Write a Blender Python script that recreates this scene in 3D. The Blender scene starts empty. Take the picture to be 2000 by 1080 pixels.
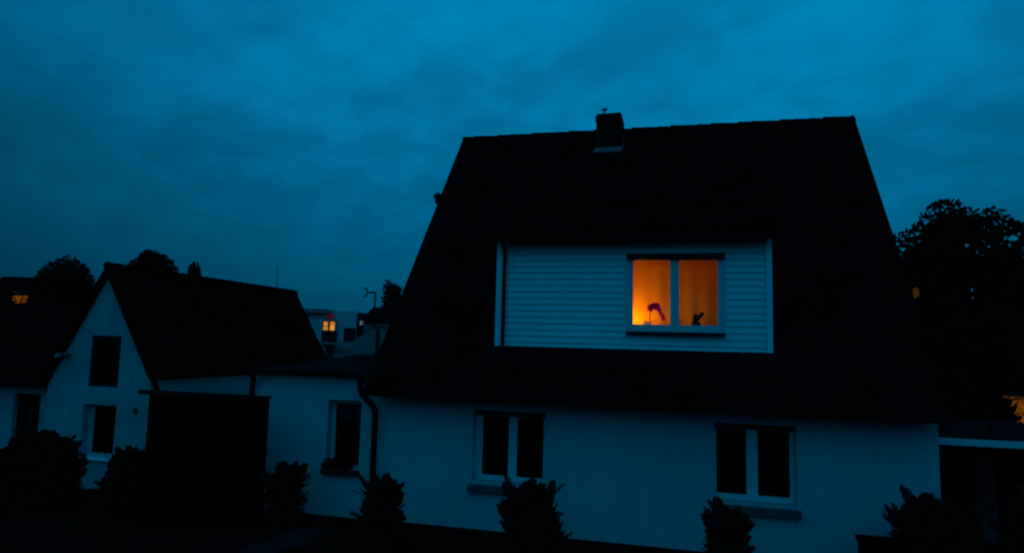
import bpy, bmesh, math, random
from mathutils import Vector, Matrix, noise as mnoise
random.seed(7)
S = bpy.context.scene
COL = S.collection
R = math.radians

# ------------------------------------------------------------------ camera
cam_d = bpy.data.cameras.new('camera'); cam = bpy.data.objects.new('camera', cam_d); COL.objects.link(cam)
cam_d.sensor_width = 36; cam_d.lens = 23.16; cam_d.clip_start = 0.1; cam_d.clip_end = 3000
right = Vector((0.96916854, 0.24501792, 0.02604931)); up = Vector((-0.00016931, -0.10505788, 0.99446609)); fwd = Vector((-0.2463987, 0.96380966, 0.10177731))
M = Matrix((right, up, -fwd)).transposed().to_4x4(); M.translation = Vector((0, -11.993, 3.443))
cam.matrix_world = M
S.camera = cam
S.cycles.filter_width = 2.3            # the photograph is a little soft

# ------------------------------------------------------------------ sky, light, exposure
S.view_settings.view_transform = 'Standard'; S.view_settings.look = 'None'; S.view_settings.exposure = 0; S.view_settings.gamma = 1
W = bpy.data.worlds.new('World'); S.world = W; W.use_nodes = True
def build_world():
    nt = W.node_tree; nt.nodes.clear(); N = nt.nodes.new; L = nt.links.new
    out = N('ShaderNodeOutputWorld'); bg = N('ShaderNodeBackground'); L(bg.outputs[0], out.inputs[0])
    tc = N('ShaderNodeTexCoord'); nrm = N('ShaderNodeVectorMath'); nrm.operation = 'NORMALIZE'; L(tc.outputs['Generated'], nrm.inputs[0])
    sep = N('ShaderNodeSeparateXYZ'); L(nrm.outputs[0], sep.inputs[0])
    def math_(op, a, b=None, clamp=False):
        m = N('ShaderNodeMath'); m.operation = op; m.use_clamp = clamp
        for i, v in enumerate((a, b)):
            if v is None: continue
            if isinstance(v, (int, float)): m.inputs[i].default_value = v
            else: L(v, m.inputs[i])
        return m.outputs[0]
    def ramp(x, pts):
        r = N('ShaderNodeValToRGB'); cr = r.color_ramp; cr.interpolation = 'EASE' if len(pts) == 2 else 'LINEAR'
        while len(cr.elements) < len(pts): cr.elements.new(0.5)
        for e, (p, v) in zip(cr.elements, pts):
            e.position = p; e.color = (v, v, v, 1) if isinstance(v, (int, float)) else (*v, 1)
        L(x, r.inputs[0]); return r.outputs[0]
    # brighter part of the overcast: high and to the right of the ridge
    dot = N('ShaderNodeVectorMath'); dot.operation = 'DOT_PRODUCT'; L(nrm.outputs[0], dot.inputs[0])
    b = Vector((-0.02, 0.90, 0.43)).normalized(); dot.inputs[1].default_value = b
    az = ramp(math_('ADD', math_('MULTIPLY', dot.outputs['Value'], 0.5), 0.5), AZ)
    el = ramp(sep.outputs['Z'], EL)
    # cloud sheet seen in perspective
    zz = math_('ADD', math_('MAXIMUM', sep.outputs['Z'], 0.0), 0.34)
    cx = math_('DIVIDE', sep.outputs['X'], zz); cy = math_('DIVIDE', sep.outputs['Y'], zz)
    comb = N('ShaderNodeCombineXYZ'); L(cx, comb.inputs[0]); L(cy, comb.inputs[1])
    def cloud(scale, detail, rot, sc, off):
        mp = N('ShaderNodeMapping'); L(comb.outputs[0], mp.inputs[0]); mp.vector_type = 'TEXTURE'; mp.inputs['Rotation'].default_value = (0, 0, R(rot)); mp.inputs['Scale'].default_value = sc; mp.inputs['Location'].default_value = off
        n = N('ShaderNodeTexNoise'); n.inputs['Scale'].default_value = scale; n.inputs['Detail'].default_value = detail; n.inputs['Roughness'].default_value = 0.52; n.inputs['Distortion'].default_value = 0.25
        L(mp.outputs[0], n.inputs['Vector']); return n.outputs['Fac']
    c1 = cloud(3.2, 4, -36, (1.35, 1, 1), (3.1, 1.7, 0)); c2 = cloud(9.0, 5, -20, (1.15, 1, 1), (7.7, 4.2, 0))
    c = math_('ADD', math_('MULTIPLY', c1, 0.58), math_('MULTIPLY', c2, 0.42))
    cl = ramp(c, [(0.34, CLO), (0.66, CHI)])
    # behind the viewer the low sky is dimmed to deepen eave shade; the light there comes from high up
    el2 = ramp(sep.outputs['Z'], EL2); rear = ramp(math_('ADD', math_('MULTIPLY', dot.outputs['Value'], 0.5), 0.5), [(0.50, 1.0), (0.72, 0.0)])
    mx = N('ShaderNodeMix'); mx.data_type = 'FLOAT'; L(rear, mx.inputs[0]); L(el, mx.inputs[2]); L(el2, mx.inputs[3])
    # the cloud relief dies away towards the horizon and towards the dull left of the sky
    amt = math_('MULTIPLY', ramp(sep.outputs['Z'], [(0.05, 0.25), (0.30, 1.0)]), ramp(math_('ADD', math_('MULTIPLY', dot.outputs['Value'], 0.5), 0.5), [(0.78, 0.55), (0.93, 1.0)]))
    cl = math_('ADD', 0.94, math_('MULTIPLY', math_('SUBTRACT', cl, 0.94), amt))
    f = math_('MULTIPLY', math_('MULTIPLY', az, mx.outputs[0]), cl)
    # colour: deep dusk blue, a trace of the clear sky behind the cloud sheet
    colr = ramp(math_('MULTIPLY', f, 0.6), COLS)
    sky = N('ShaderNodeTexSky'); sky.sky_type = 'NISHITA'; sky.sun_disc = False; sky.sun_elevation = R(-4); sky.sun_rotation = R(10)
    tint = N('ShaderNodeMix'); tint.data_type = 'RGBA'; tint.blend_type = 'MULTIPLY'; tint.inputs['Factor'].default_value = 1
    L(sky.outputs[0], tint.inputs['A']); tint.inputs['B'].default_value = (0, 0.02, 0.03, 1)
    add = N('ShaderNodeMix'); add.data_type = 'RGBA'; add.blend_type = 'ADD'; add.inputs['Factor'].default_value = 1
    L(colr, add.inputs['A']); L(tint.outputs['Result'], add.inputs['B'])
    L(add.outputs['Result'], bg.inputs['Color']); bg.inputs['Strength'].default_value = 1.0
AZ = [(0.0, 1.0), (0.50, 0.85), (0.70, 0.52), (0.79, 0.60), (0.842, 0.72), (0.90, 0.83), (0.97, 0.97)]
EL = [(0.0, 0.50), (0.10, 0.62), (0.32, 0.86), (0.48, 0.97)]
EL2 = [(0.0, 0.30), (0.15, 0.50), (0.50, 1.15), (1.0, 1.25)]
CLO, CHI = 0.835, 1.095
# f -> colour (linear), roughly blue = 2.3 x green, no red at all in this white balance
COLS = [(0.0, (0, 0, 0)), (1.0, (0, 0.205/0.6, 0.436/0.6))]
build_world()
sun_d = bpy.data.lights.new('sun', 'SUN'); sun_d.energy = 0.015; sun_d.angle = R(40); sun_d.color = (0.0, 0.43, 1.0)
sun = bpy.data.objects.new('sun', sun_d); COL.objects.link(sun); sun.rotation_euler = (R(35), 0, R(-25))

# ------------------------------------------------------------------ materials
def mat(name, col, rough=0.85, spec=0.2, var=0.12, scale=3.0, bump=0.0, bscale=40.0, metal=0.0):
    m = bpy.data.materials.new(name); m.use_nodes = True; nt = m.node_tree; p = nt.nodes['Principled BSDF']
    p.inputs['Roughness'].default_value = rough; p.inputs['Specular IOR Level'].default_value = spec; p.inputs['Metallic'].default_value = metal
    tc = nt.nodes.new('ShaderNodeTexCoord')
    n = nt.nodes.new('ShaderNodeTexNoise'); n.inputs['Scale'].default_value = scale; n.inputs['Detail'].default_value = 6; n.inputs['Roughness'].default_value = 0.6
    nt.links.new(tc.outputs['Object'], n.inputs['Vector'])
    r = nt.nodes.new('ShaderNodeValToRGB'); r.color_ramp.elements[0].position = 0.3; r.color_ramp.elements[1].position = 0.7
    r.color_ramp.elements[0].color = (*[c * (1 - var) for c in col], 1); r.color_ramp.elements[1].color = (*[min(1, c * (1 + var)) for c in col], 1)
    nt.links.new(n.outputs['Fac'], r.inputs[0]); nt.links.new(r.outputs[0], p.inputs['Base Color'])
    if bump:
        n2 = nt.nodes.new('ShaderNodeTexNoise'); n2.inputs['Scale'].default_value = bscale; n2.inputs['Detail'].default_value = 4; nt.links.new(tc.outputs['Object'], n2.inputs['Vector'])
        b = nt.nodes.new('ShaderNodeBump'); b.inputs['Strength'].default_value = bump; b.inputs['Distance'].default_value = 0.02
        nt.links.new(n2.outputs['Fac'], b.inputs['Height']); nt.links.new(b.outputs[0], p.inputs['Normal'])
    return m
def glass(name, rough=0.02):
    m = bpy.data.materials.new(name); m.use_nodes = True; nt = m.node_tree; nt.nodes.clear(); N = nt.nodes.new
    o = N('ShaderNodeOutputMaterial'); t = N('ShaderNodeBsdfTransparent'); g = N('ShaderNodeBsdfGlossy'); g.inputs['Roughness'].default_value = rough
    fr = N('ShaderNodeFresnel'); fr.inputs['IOR'].default_value = 1.12; mx = N('ShaderNodeMixShader')
    t.inputs[0].default_value = (0.95, 0.95, 0.95, 1)
    nt.links.new(fr.outputs[0], mx.inputs[0]); nt.links.new(t.outputs[0], mx.inputs[1]); nt.links.new(g.outputs[0], mx.inputs[2]); nt.links.new(mx.outputs[0], o.inputs[0])
    return m
def emit(name, col, strength, lo=0.55, scale=2.0):
    m = bpy.data.materials.new(name); m.use_nodes = True; nt = m.node_tree; nt.nodes.clear(); N = nt.nodes.new
    o = N('ShaderNodeOutputMaterial'); e = N('ShaderNodeEmission'); e.inputs['Strength'].default_value = strength
    tc = N('ShaderNodeTexCoord'); n = N('ShaderNodeTexNoise'); n.inputs['Scale'].default_value = scale; nt.links.new(tc.outputs['Object'], n.inputs['Vector'])
    r = N('ShaderNodeValToRGB'); r.color_ramp.elements[0].position = 0.35; r.color_ramp.elements[1].position = 0.65
    r.color_ramp.elements[0].color = (*[c * lo for c in col], 1); r.color_ramp.elements[1].color = (*col, 1)
    nt.links.new(n.outputs['Fac'], r.inputs[0]); nt.links.new(r.outputs[0], e.inputs[0]); nt.links.new(e.outputs[0], o.inputs[0]); return m
MT = dict(
    plaster=mat('white_plaster', (0.45, 0.46, 0.46), 0.95, 0.1, 0.07, 0.9, 0.35, 60),
    oldplaster=mat('weathered_plaster', (0.36, 0.37, 0.37), 0.95, 0.1, 0.2, 0.8, 0.4, 50),
    siding=mat('white_siding', (0.78, 0.79, 0.78), 0.6, 0.25, 0.05, 1.5),
    trim=mat('white_trim', (0.80, 0.81, 0.80), 0.5, 0.3, 0.05, 2),
    frame=mat('white_window_frame', (0.58, 0.59, 0.59), 0.5, 0.3, 0.04, 2),
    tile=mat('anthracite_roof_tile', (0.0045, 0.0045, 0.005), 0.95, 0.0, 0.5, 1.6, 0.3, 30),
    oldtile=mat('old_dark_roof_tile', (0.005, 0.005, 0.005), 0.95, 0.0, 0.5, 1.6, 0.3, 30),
    felt=mat('roofing_felt', (0.014, 0.014, 0.0155), 0.95, 0.0, 0.3, 2.0, 0.4, 80),
    brick=mat('sooty_brick', (0.014, 0.012, 0.012), 0.95, 0.05, 0.4, 9, 0.6, 30),
    zinc=mat('dark_zinc', (0.007, 0.007, 0.008), 0.8, 0.03, 0.25, 4),
    lead=mat('lead_flashing', (0.13, 0.135, 0.145), 0.7, 0.2, 0.2, 6),
    sill=mat('stone_sill', (0.075, 0.075, 0.08), 0.8, 0.1, 0.2, 8, 0.3, 60),
    darktrim=mat('dark_trim_and_shadow', (0.018, 0.018, 0.02), 0.7, 0.1, 0.2, 8),  # dark trim, also the painted shadow strips at the window heads
    dglass=mat('dark_glass', (0.003, 0.003, 0.003), 0.05, 0.40, 0.2, 1),
    glass=glass('clear_glass'),
    wood=mat('black_stained_wood', (0.004, 0.0037, 0.0036), 0.95, 0.0, 0.4, 5, 0.4, 20),
    soil=mat('dark_lawn_and_soil', (0.006, 0.0066, 0.0054), 1.0, 0.0, 0.5, 1.3, 0.8, 12),
    paving=mat('grey_paving', (0.016, 0.016, 0.018), 0.95, 0.05, 0.3, 3, 0.4, 20),
    leaf=mat('conifer_sprays', (0.012, 0.016, 0.010), 0.9, 0.03, 0.5, 6),
    leaf2=mat('dark_tree_leaves', (0.009, 0.012, 0.008), 0.9, 0.03, 0.5, 2),
    leaf3=mat('far_tree_leaves', (0.016, 0.022, 0.016), 0.9, 0.03, 0.5, 1),
    bark=mat('bark', (0.012, 0.010, 0.009), 0.95, 0.03, 0.3, 6),
    farwall=mat('far_white_render', (0.42, 0.45, 0.45), 0.9, 0.1, 0.12, 0.5),
    farwall2=mat('far_grey_render', (0.17, 0.19, 0.19), 0.9, 0.1, 0.2, 0.5),
    redpaint=mat('red_awning', (0.20, 0.02, 0.03), 0.8, 0.1, 0.2, 3),
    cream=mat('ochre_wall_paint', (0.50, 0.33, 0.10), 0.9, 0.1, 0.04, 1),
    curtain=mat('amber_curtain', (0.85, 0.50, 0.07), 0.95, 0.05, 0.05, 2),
    petal=mat('magenta_petals', (0.72, 0.025, 0.26), 0.7, 0.2, 0.2, 20),
    stem=mat('plant_stem', (0.03, 0.05, 0.02), 0.8, 0.2, 0.2, 20),
    pot=mat('white_ceramic', (0.75, 0.74, 0.70), 0.3, 0.5, 0.03, 5),
    darkpot=mat('black_ceramic', (0.01, 0.01, 0.01), 0.5, 0.3, 0.2, 5),
    warm=emit('lit_curtains', (1.0, 0.40, 0.05), 0.75, 0.45, 3.0),
    warmdim=emit('dim_lit_curtains', (0.55, 0.25, 0.02), 0.09, 0.5, 2.0),
    warmred=emit('far_lit_window', (0.75, 0.20, 0.012), 0.26, 0.25, 2.2),
    dimred=emit('dim_red_blind', (0.06, 0.004, 0.014), 0.8, 0.5, 3.0),
    pale=emit('pale_lit_window', (0.20, 0.50, 0.42), 0.42, 0.3, 2.0),
)

def translucent(m, amt=0.36):
    nt = m.node_tree; p = nt.nodes['Principled BSDF']; o = next(n for n in nt.nodes if n.type == 'OUTPUT_MATERIAL')
    t = nt.nodes.new('ShaderNodeBsdfTranslucent'); nt.links.new(p.inputs['Base Color'].links[0].from_socket, t.inputs[0])
    mx = nt.nodes.new('ShaderNodeMixShader'); mx.inputs[0].default_value = amt
    nt.links.new(p.outputs[0], mx.inputs[1]); nt.links.new(t.outputs[0], mx.inputs[2]); nt.links.new(mx.outputs[0], o.inputs[0])
translucent(MT['petal'])
MT['glowpot'] = mat('thin_porcelain', (0.85, 0.84, 0.80), 0.4, 0.3, 0.03, 5); translucent(MT['glowpot'], 0.6)
def weather(m, amount=0.22):
    """rain streaks, grime and old repairs in a plaster wall"""
    nt = m.node_tree; p = nt.nodes['Principled BSDF']; src = p.inputs['Base Color'].links[0].from_socket
    tc = nt.nodes.new('ShaderNodeTexCoord'); f = None
    for sc, s_, lo in (((5.0, 5.0, 0.35), 1.6, 0.50), ((1, 1, 1), 0.55, 0.45), ((1, 1, 1), 7.0, 0.52)):
        mp = nt.nodes.new('ShaderNodeMapping'); mp.inputs['Scale'].default_value = sc; nt.links.new(tc.outputs['Object'], mp.inputs[0])
        n = nt.nodes.new('ShaderNodeTexNoise'); n.inputs['Scale'].default_value = s_; n.inputs['Detail'].default_value = 7; n.inputs['Roughness'].default_value = 0.65; nt.links.new(mp.outputs[0], n.inputs['Vector'])
        r = nt.nodes.new('ShaderNodeMapRange'); r.inputs['From Min'].default_value = lo; r.inputs['From Max'].default_value = 0.75; r.inputs['To Min'].default_value = 1.0; r.inputs['To Max'].default_value = 1-amount; nt.links.new(n.outputs['Fac'], r.inputs['Value'])
        if f is None: f = r.outputs[0]
        else:
            q = nt.nodes.new('ShaderNodeMath'); q.operation = 'MULTIPLY'; nt.links.new(f, q.inputs[0]); nt.links.new(r.outputs[0], q.inputs[1]); f = q.outputs[0]
    mx = nt.nodes.new('ShaderNodeMix'); mx.data_type = 'RGBA'; mx.blend_type = 'MULTIPLY'; mx.inputs['Factor'].default_value = 1
    nt.links.new(src, mx.inputs['A']); nt.links.new(f, mx.inputs['B']); nt.links.new(mx.outputs['Result'], p.inputs['Base Color'])
weather(MT['plaster'], 0.10); weather(MT['oldplaster'], 0.22); weather(MT['siding'], 0.10)

# ------------------------------------------------------------------ mesh helpers
class MB:
    def __init__(s): s.v = []; s.f = []
    def quad(s, a, b, c, d):
        n = len(s.v); s.v += [tuple(a), tuple(b), tuple(c), tuple(d)]; s.f.append((n, n+1, n+2, n+3))
    def poly(s, pts):
        n = len(s.v); s.v += [tuple(p) for p in pts]; s.f.append(tuple(range(n, n+len(pts))))
    def box(s, x0, x1, y0, y1, z0, z1):
        n = len(s.v); s.v += [(x, y, z) for z in (z0, z1) for y in (y0, y1) for x in (x0, x1)]
        s.f += [tuple(n+i for i in q) for q in ((0,2,3,1),(4,5,7,6),(0,1,5,4),(1,3,7,5),(3,2,6,7),(2,0,4,6))]
        return s
    def prism(s, pts, d):
        d = Vector(d); a = [Vector(p) for p in pts]; b = [p + d for p in a]; k = len(a)
        s.poly(a[::-1]); s.poly(b)
        for i in range(k): s.quad(a[i], a[(i+1) % k], b[(i+1) % k], b[i])
        return s
    def tube(s, pts, r, n=10, cap=True):
        pts = [Vector(p) for p in pts]; rs = r if isinstance(r, (list, tuple)) else [r]*len(pts); rings = []
        prev = None
        for i, p in enumerate(pts):
            t = (pts[min(i+1, len(pts)-1)] - pts[max(i-1, 0)]).normalized()
            if prev is None:
                a = t.orthogonal().normalized()
            else:
                a = (prev - t*prev.dot(t)).normalized()
            prev = a; b = t.cross(a); k = len(s.v)
            s.v += [tuple(p + (a*math.cos(2*math.pi*j/n) + b*math.sin(2*math.pi*j/n))*rs[i]) for j in range(n)]
            rings.append(k)
        for i in range(len(rings)-1):
            for j in range(n):
                s.f.append((rings[i]+j, rings[i]+(j+1) % n, rings[i+1]+(j+1) % n, rings[i+1]+j))
        if cap:
            s.f.append(tuple(rings[0]+j for j in range(n))[::-1]); s.f.append(tuple(rings[-1]+j for j in range(n)))
        return s
    def lathe(s, prof, c=(0,0,0), n=16):
        rings = []
        for (r, z) in prof:
            k = len(s.v); s.v += [(c[0]+r*math.cos(2*math.pi*j/n), c[1]+r*math.sin(2*math.pi*j/n), c[2]+z) for j in range(n)]; rings.append(k)
        for i in range(len(rings)-1):
            for j in range(n): s.f.append((rings[i]+j, rings[i]+(j+1) % n, rings[i+1]+(j+1) % n, rings[i+1]+j))
        s.f.append(tuple(rings[0]+j for j in range(n))[::-1]); s.f.append(tuple(rings[-1]+j for j in range(n)))
        return s
    def panel(s, o, u, v, nrm, w, h, holes, t):
        """a wall w x h seen from -nrm side, thickness t along nrm, rectangular holes (u0,u1,v0,v1) with reveals"""
        o, u, v, nrm = map(Vector, (o, u, v, nrm))
        us = sorted({0, w, *[x for q in holes for x in q[:2]]}); vs = sorted({0, h, *[x for q in holes for x in q[2:]]})
        P = lambda a, b, d=0: o + u*a + v*b + nrm*d
        for i in range(len(us)-1):
            for j in range(len(vs)-1):
                cu, cv = (us[i]+us[i+1])/2, (vs[j]+vs[j+1])/2
                if any(q[0] < cu < q[1] and q[2] < cv < q[3] for q in holes): continue
                a, b, c, d = us[i], us[i+1], vs[j], vs[j+1]
                s.quad(P(a,c), P(b,c), P(b,d), P(a,d)); s.quad(P(a,d,t), P(b,d,t), P(b,c,t), P(a,c,t))
        for q in holes:
            a, b, c, d = q
            s.quad(P(a,c), P(a,c,t), P(b,c,t), P(b,c)); s.quad(P(a,d), P(b,d), P(b,d,t), P(a,d,t))
            s.quad(P(a,c), P(a,d), P(a,d,t), P(a,c,t)); s.quad(P(b,c), P(b,c,t), P(b,d,t), P(b,d))
        s.quad(P(0,0), P(0,h), P(0,h,t), P(0,0,t)); s.quad(P(w,0), P(w,0,t), P(w,h,t), P(w,h))
        s.quad(P(0,h), P(w,h), P(w,h,t), P(0,h,t)); s.quad(P(0,0), P(0,0,t), P(w,0,t), P(w,0))
        return s
    def build(s, name, m, parent=None, smooth=False):
        me = bpy.data.meshes.new(name); me.from_pydata(s.v, [], s.f); me.update()
        bm = bmesh.new(); bm.from_mesh(me); bmesh.ops.recalc_face_normals(bm, faces=bm.faces); bm.to_mesh(me); bm.free()
        me.materials.append(MT[m])
        if smooth:
            for p in me.polygons: p.use_smooth = True
        o = bpy.data.objects.new(name, me); COL.objects.link(o)
        if parent:
            o.parent = parent
            pw = parent
            off = Vector((0, 0, 0))
            while pw: off += Vector(pw.location); pw = pw.parent
            o.data.transform(Matrix.Translation(-off))      # vertices are written in world space
        return o
def thing(name, label, cat, loc=(0,0,0), group=None):
    o = bpy.data.objects.new(name, None); COL.objects.link(o); o.location = loc; o.empty_display_size = 0.3
    o['label'] = label; o['category'] = cat
    if group: o['group'] = group
    return o
def tag(o, label, cat, group=None, kind=None):
    if label: o['label'] = label
    if cat: o['category'] = cat
    if group: o['group'] = group
    if kind: o['kind'] = kind
    return o
def center(o):
    """put a lone mesh's origin at its base"""
    vs = [v.co.copy() for v in o.data.vertices]
    c = Vector(((min(v.x for v in vs)+max(v.x for v in vs))/2, (min(v.y for v in vs)+max(v.y for v in vs))/2, min(v.z for v in vs)))
    o.data.transform(Matrix.Translation(-c)); o.location = c; return o
def tiles(mb, A, U, V, w, l, exp=0.30, col=0.21, amp=0.024, lift=0.018, clip=None, thick=0.0):
    """courses of wavy pantiles on the slope A + U*a + V*b (V points up the slope); clip(b0,b1) -> list of (a0,a1)"""
    A, U, V = map(Vector, (A, U, V)); Nn = U.cross(V).normalized()
    n = max(1, round(l/exp)); e = l/n; step = col/4
    rnd = random.Random(3)
    for i in range(n):
        b0, b1 = i*e, (i+1)*e+0.02
        for (a0, a1) in (clip(i*e, (i+1)*e) if clip else [(0, w)]):
            k = max(1, round((a1-a0)/step)); base = len(mb.v)
            j0 = rnd.uniform(-.003, .003)
            for j in range(k+1):
                a = a0 + (a1-a0)*j/k
                hgt = amp*(0.5+0.5*math.cos(2*math.pi*a/col)) + j0 + 0.006*math.sin(a*3.1+i*1.7)
                p = A + U*a
                mb.v += [tuple(p + V*b0 + Nn*(hgt-0.015)), tuple(p + V*b0 + Nn*(hgt+lift)), tuple(p + V*b1 + Nn*hgt)]
            for j in range(k):
                q = base+3*j
                mb.f += [(q, q+3, q+4, q+1), (q+1, q+4, q+5, q+2)]
    return mb
def window(parent, x0, x1, z0, z1, yf, panes, depth=0.07, frame='frame', lit=False, name='window', pz=(0.09, 0.05)):
    """frame in the plane y=yf (front) with panes [(xa, xb)]; one frame mesh, each pane a mesh of its own"""
    m = MB(); xs = [x0] + [v for p in panes for v in p] + [x1]
    zb, zt = z0+pz[0], z1-pz[1]
    m.panel((x0, yf, z0), (1,0,0), (0,0,1), (0,1,0), x1-x0, z1-z0, [(a-x0, b-x0, zb-z0, zt-z0) for a, b in panes], depth)
    w = m.build(name, frame, parent)
    for a, b in panes:
        p = MB().box(a-0.01, b+0.01, yf+depth*0.45, yf+depth*0.45+0.012, zb-0.01, zt+0.01)
        p.build('pane', 'glass' if lit else 'dglass', w)
    return w

# ------------------------------------------------------------------ ground
def ground_z(x, y):
    t = max(0.0, min(1.0, (-9.0-x)/6.0)); z = -0.85*(t*t*(3-2*t))
    d = math.hypot(x, y-0)
    if d > 40: z += 0.0
    h = max(0.0, min(1.0, (-x-34)/30)) * max(0.0, min(1.0, (y-12)/30)) * 7.0      # rising wooded slope far left
    return z + h
def build_ground():
    m = MB(); xs = []; v = -900
    xs = [-900, -600, -400, -300, -220, -160, -120] + [i for i in range(-100, 101, 4)] + [120, 160, 220, 300, 400, 600, 900]
    ys = [-300, -150, -80, -40] + [i for i in range(-20, 101, 4)] + [120, 160, 220, 300, 400, 600, 900, 1400]
    n = len(xs)
    for y in ys:
        for x in xs: m.v.append((x, y, ground_z(x, y)))
    for j in range(len(ys)-1):
        for i in range(n-1):
            k = j*n+i; m.f.append((k, k+1, k+n+1, k+n))
    tag(m.build('ground', 'soil', smooth=True), None, None, kind='structure')
    p = MB(); 
    for k in range(14):                                     # stepping slabs from the wing towards the viewer
        x = -6.45 + 0.08*math.sin(k*2.1); y = -0.9-0.52*k
        p.box(x-0.34, x+0.30, y-0.47, y, -0.05, 0.03+0.006*math.sin(k))
    tag(p.build('path', 'paving'), None, None, kind='structure')
build_ground()

# ------------------------------------------------------------------ main house
XL, XR = -5.62, 3.98                 # walls
RX0, RX1 = -5.76, 4.03               # roof verges
YE, ZE = -0.45, 2.48; YR, ZR = 4.82, 9.043; SL = (ZR-ZE)/(YR-YE)
def roof_z(y): return ZE + SL*(y-YE)
DX0, DX1, DY = -3.40, 1.55, 0.25     # dormer front
DZ0, DZ1 = 3.36, 5.40
DSL = 0.42                            # dormer roof slope
def droof_z(y): return 5.50 + DSL*(y+0.10)
YI = (5.50 + DSL*0.10 - ZE + SL*YE)/(SL-DSL)
def main_house():
    h = thing('dormer_house', 'large white house with steep dark roof, sided dormer and one orange lit window', 'house', (-0.8, 4.8, 0))
    wl = MB()
    L0, L1 = (-3.74, -2.36), (0.58, 1.88); ZW0, ZW1 = 0.90, 2.20
    wl.panel((XL, 0, -0.6), (1,0,0), (0,0,1), (0,1,0), XR-XL, 3.36, [(L0[0]-XL, L0[1]-XL, ZW0+.6, ZW1+.6), (L1[0]-XL, L1[1]-XL, ZW0+.6, ZW1+.6)], 0.32)
    yb = 2*YR-0.0
    for x in (XL, XR-0.3):
        wl.prism([(x, 0.321, -0.6), (x, yb, -0.6), (x, yb, 2.7), (x, YR, ZR-0.32), (x, 0.321, roof_z(0.32)-0.32)], (0.3, 0, 0))
    wl.box(XL+0.301, XR-0.301, yb-0.3, yb, -0.6, 2.7)
    wl.build('wall', 'plaster', h)
    pl = MB().box(XL-0.02, XR+0.02, -0.025, 0.0-0.003, -0.6, 0.05); pl.build('plinth', 'zinc', h)
    # roof: front slope of pantiles, open where the dormer stands
    ln = math.hypot(YR-YE, ZR-ZE); V = Vector((0, (YR-YE)/ln, (ZR-ZE)/ln)); w = RX1-RX0
    def clip(b0, b1):
        y = YE + (b0+b1)/2*V.y
        if y < DY+0.02 or y > YI: return [(0, w)]
        return [(0, DX0-RX0), (DX1-RX0, w)]
    rf = MB(); tiles(rf, (RX0, YE, ZE), (1,0,0), V, w, ln, clip=clip)
    n = Vector((0, -V.z, V.y))
    def slab(a0, a1, b0, b1, t=0.14, d=-0.03):
        A = Vector((RX0, YE, ZE)); q = [A+Vector((a, 0, 0))+V*b+n*d for a, b in ((a0,b0),(a1,b0),(a1,b1),(a0,b1))]
        rf.prism(q, -n*t)
    bD = (DY-YE)/V.y; bI = (YI-YE)/V.y
    slab(0.03, w-0.03, 0.02, bD); slab(0.03, DX0-RX0, bD, bI); slab(DX1-RX0, w-0.03, bD, bI); slab(0.03, w-0.03, bI, ln-0.01)
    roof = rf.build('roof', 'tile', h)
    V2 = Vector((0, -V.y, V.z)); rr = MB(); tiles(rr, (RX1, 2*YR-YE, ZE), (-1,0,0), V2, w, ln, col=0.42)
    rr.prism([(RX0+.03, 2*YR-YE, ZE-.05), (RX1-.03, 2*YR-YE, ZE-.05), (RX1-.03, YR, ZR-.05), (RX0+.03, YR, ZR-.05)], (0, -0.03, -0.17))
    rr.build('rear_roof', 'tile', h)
    rt = MB(); k = 30; e = w/k                               # half-round ridge tiles, overlapping
    for i in range(k):
        x = RX0 + i*e; rad = 0.115
        dz = 0.008*math.sin(i*2.3)
        rt.tube([(x-0.015, YR, ZR-0.075+dz), (x+e*0.8, YR, ZR-0.08+dz), (x+e+0.02, YR, ZR-0.085+dz)], [rad+0.006, rad-0.002, rad-0.008], 12)
    rt.tube([(RX1+0.0, YR, ZR-0.06), (RX1+0.03, YR, ZR-0.05)], [0.125, 0.10], 12)
    rt.build('ridge_tiles', 'tile', roof)
    for x in (RX0-0.012, RX1-0.012):
        vg = MB()
        A = Vector((x, YE+0.02, ZE)); q = [A+n*0.055, A+V*(ln-0.05)+n*0.055, A+V*(ln-0.05)-n*0.17, A-n*0.17]; vg.prism(q, (0.024, 0, 0)); vg.build('bargeboard', 'tile', roof)
    # small hooded vent on the far verge
    vb = MB(); yv = 3.12; vb.tube([(RX0-0.02, yv, roof_z(yv)-0.05), (RX0-0.05, yv, roof_z(yv)+0.10)], [0.10, 0.09], 10); vb.lathe([(0.0,0.0),(0.13,0.02),(0.10,0.09),(0.02,0.14)], (RX0-0.05, yv, roof_z(yv)+0.06), 12); vb.build('roof_vent', 'zinc', roof)
    # chimney
    cx0, cx1, cy0, cy1 = -2.05, -1.43, 4.24, 4.90
    ch = MB(); zt = 9.30; zz = roof_z(cy0)-0.4; c_h = 0.075; z = zz; i = 0
    while z < zt-0.22:                                       # brick courses, joints set back
        ch.box(cx0, cx1, cy0, cy1, z, z+c_h-0.012); ch.box(cx0+.008, cx1-.008, cy0+.008, cy1-.008, z+c_h-0.012, z+c_h); z += c_h
    ch.box(cx0-.02, cx1+.03, cy0-.03, cy1+.03, z, z+0.10); ch.prism([(cx0-.02, cy0-.03, z+.1), (cx1+.03, cy0-.03, z+.1), (cx1-.01, cy0+.02, z+.20), (cx0+.02, cy0+.02, z+.19)], (0, cy1-cy0, 0))
    c = ch.build('chimney', 'brick', roof)
    fl = MB()                                                # lead apron and side flashing (roof > chimney > would be too deep: sits on the roof)
    y0 = cy0-0.10; fl.prism([(cx0-.05, y0, roof_z(y0)+.10), (cx1+.03, y0, roof_z(y0)+.10), (cx1+.02, cy0-.012, roof_z(y0)+.22), (cx0-.01, cy0-.012, roof_z(y0)+.22)], (0, 0.008, -0.03))
    fl.build('chimney_flashing', 'lead', roof)
    sf = MB(); y1 = cy0+0.40
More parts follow.
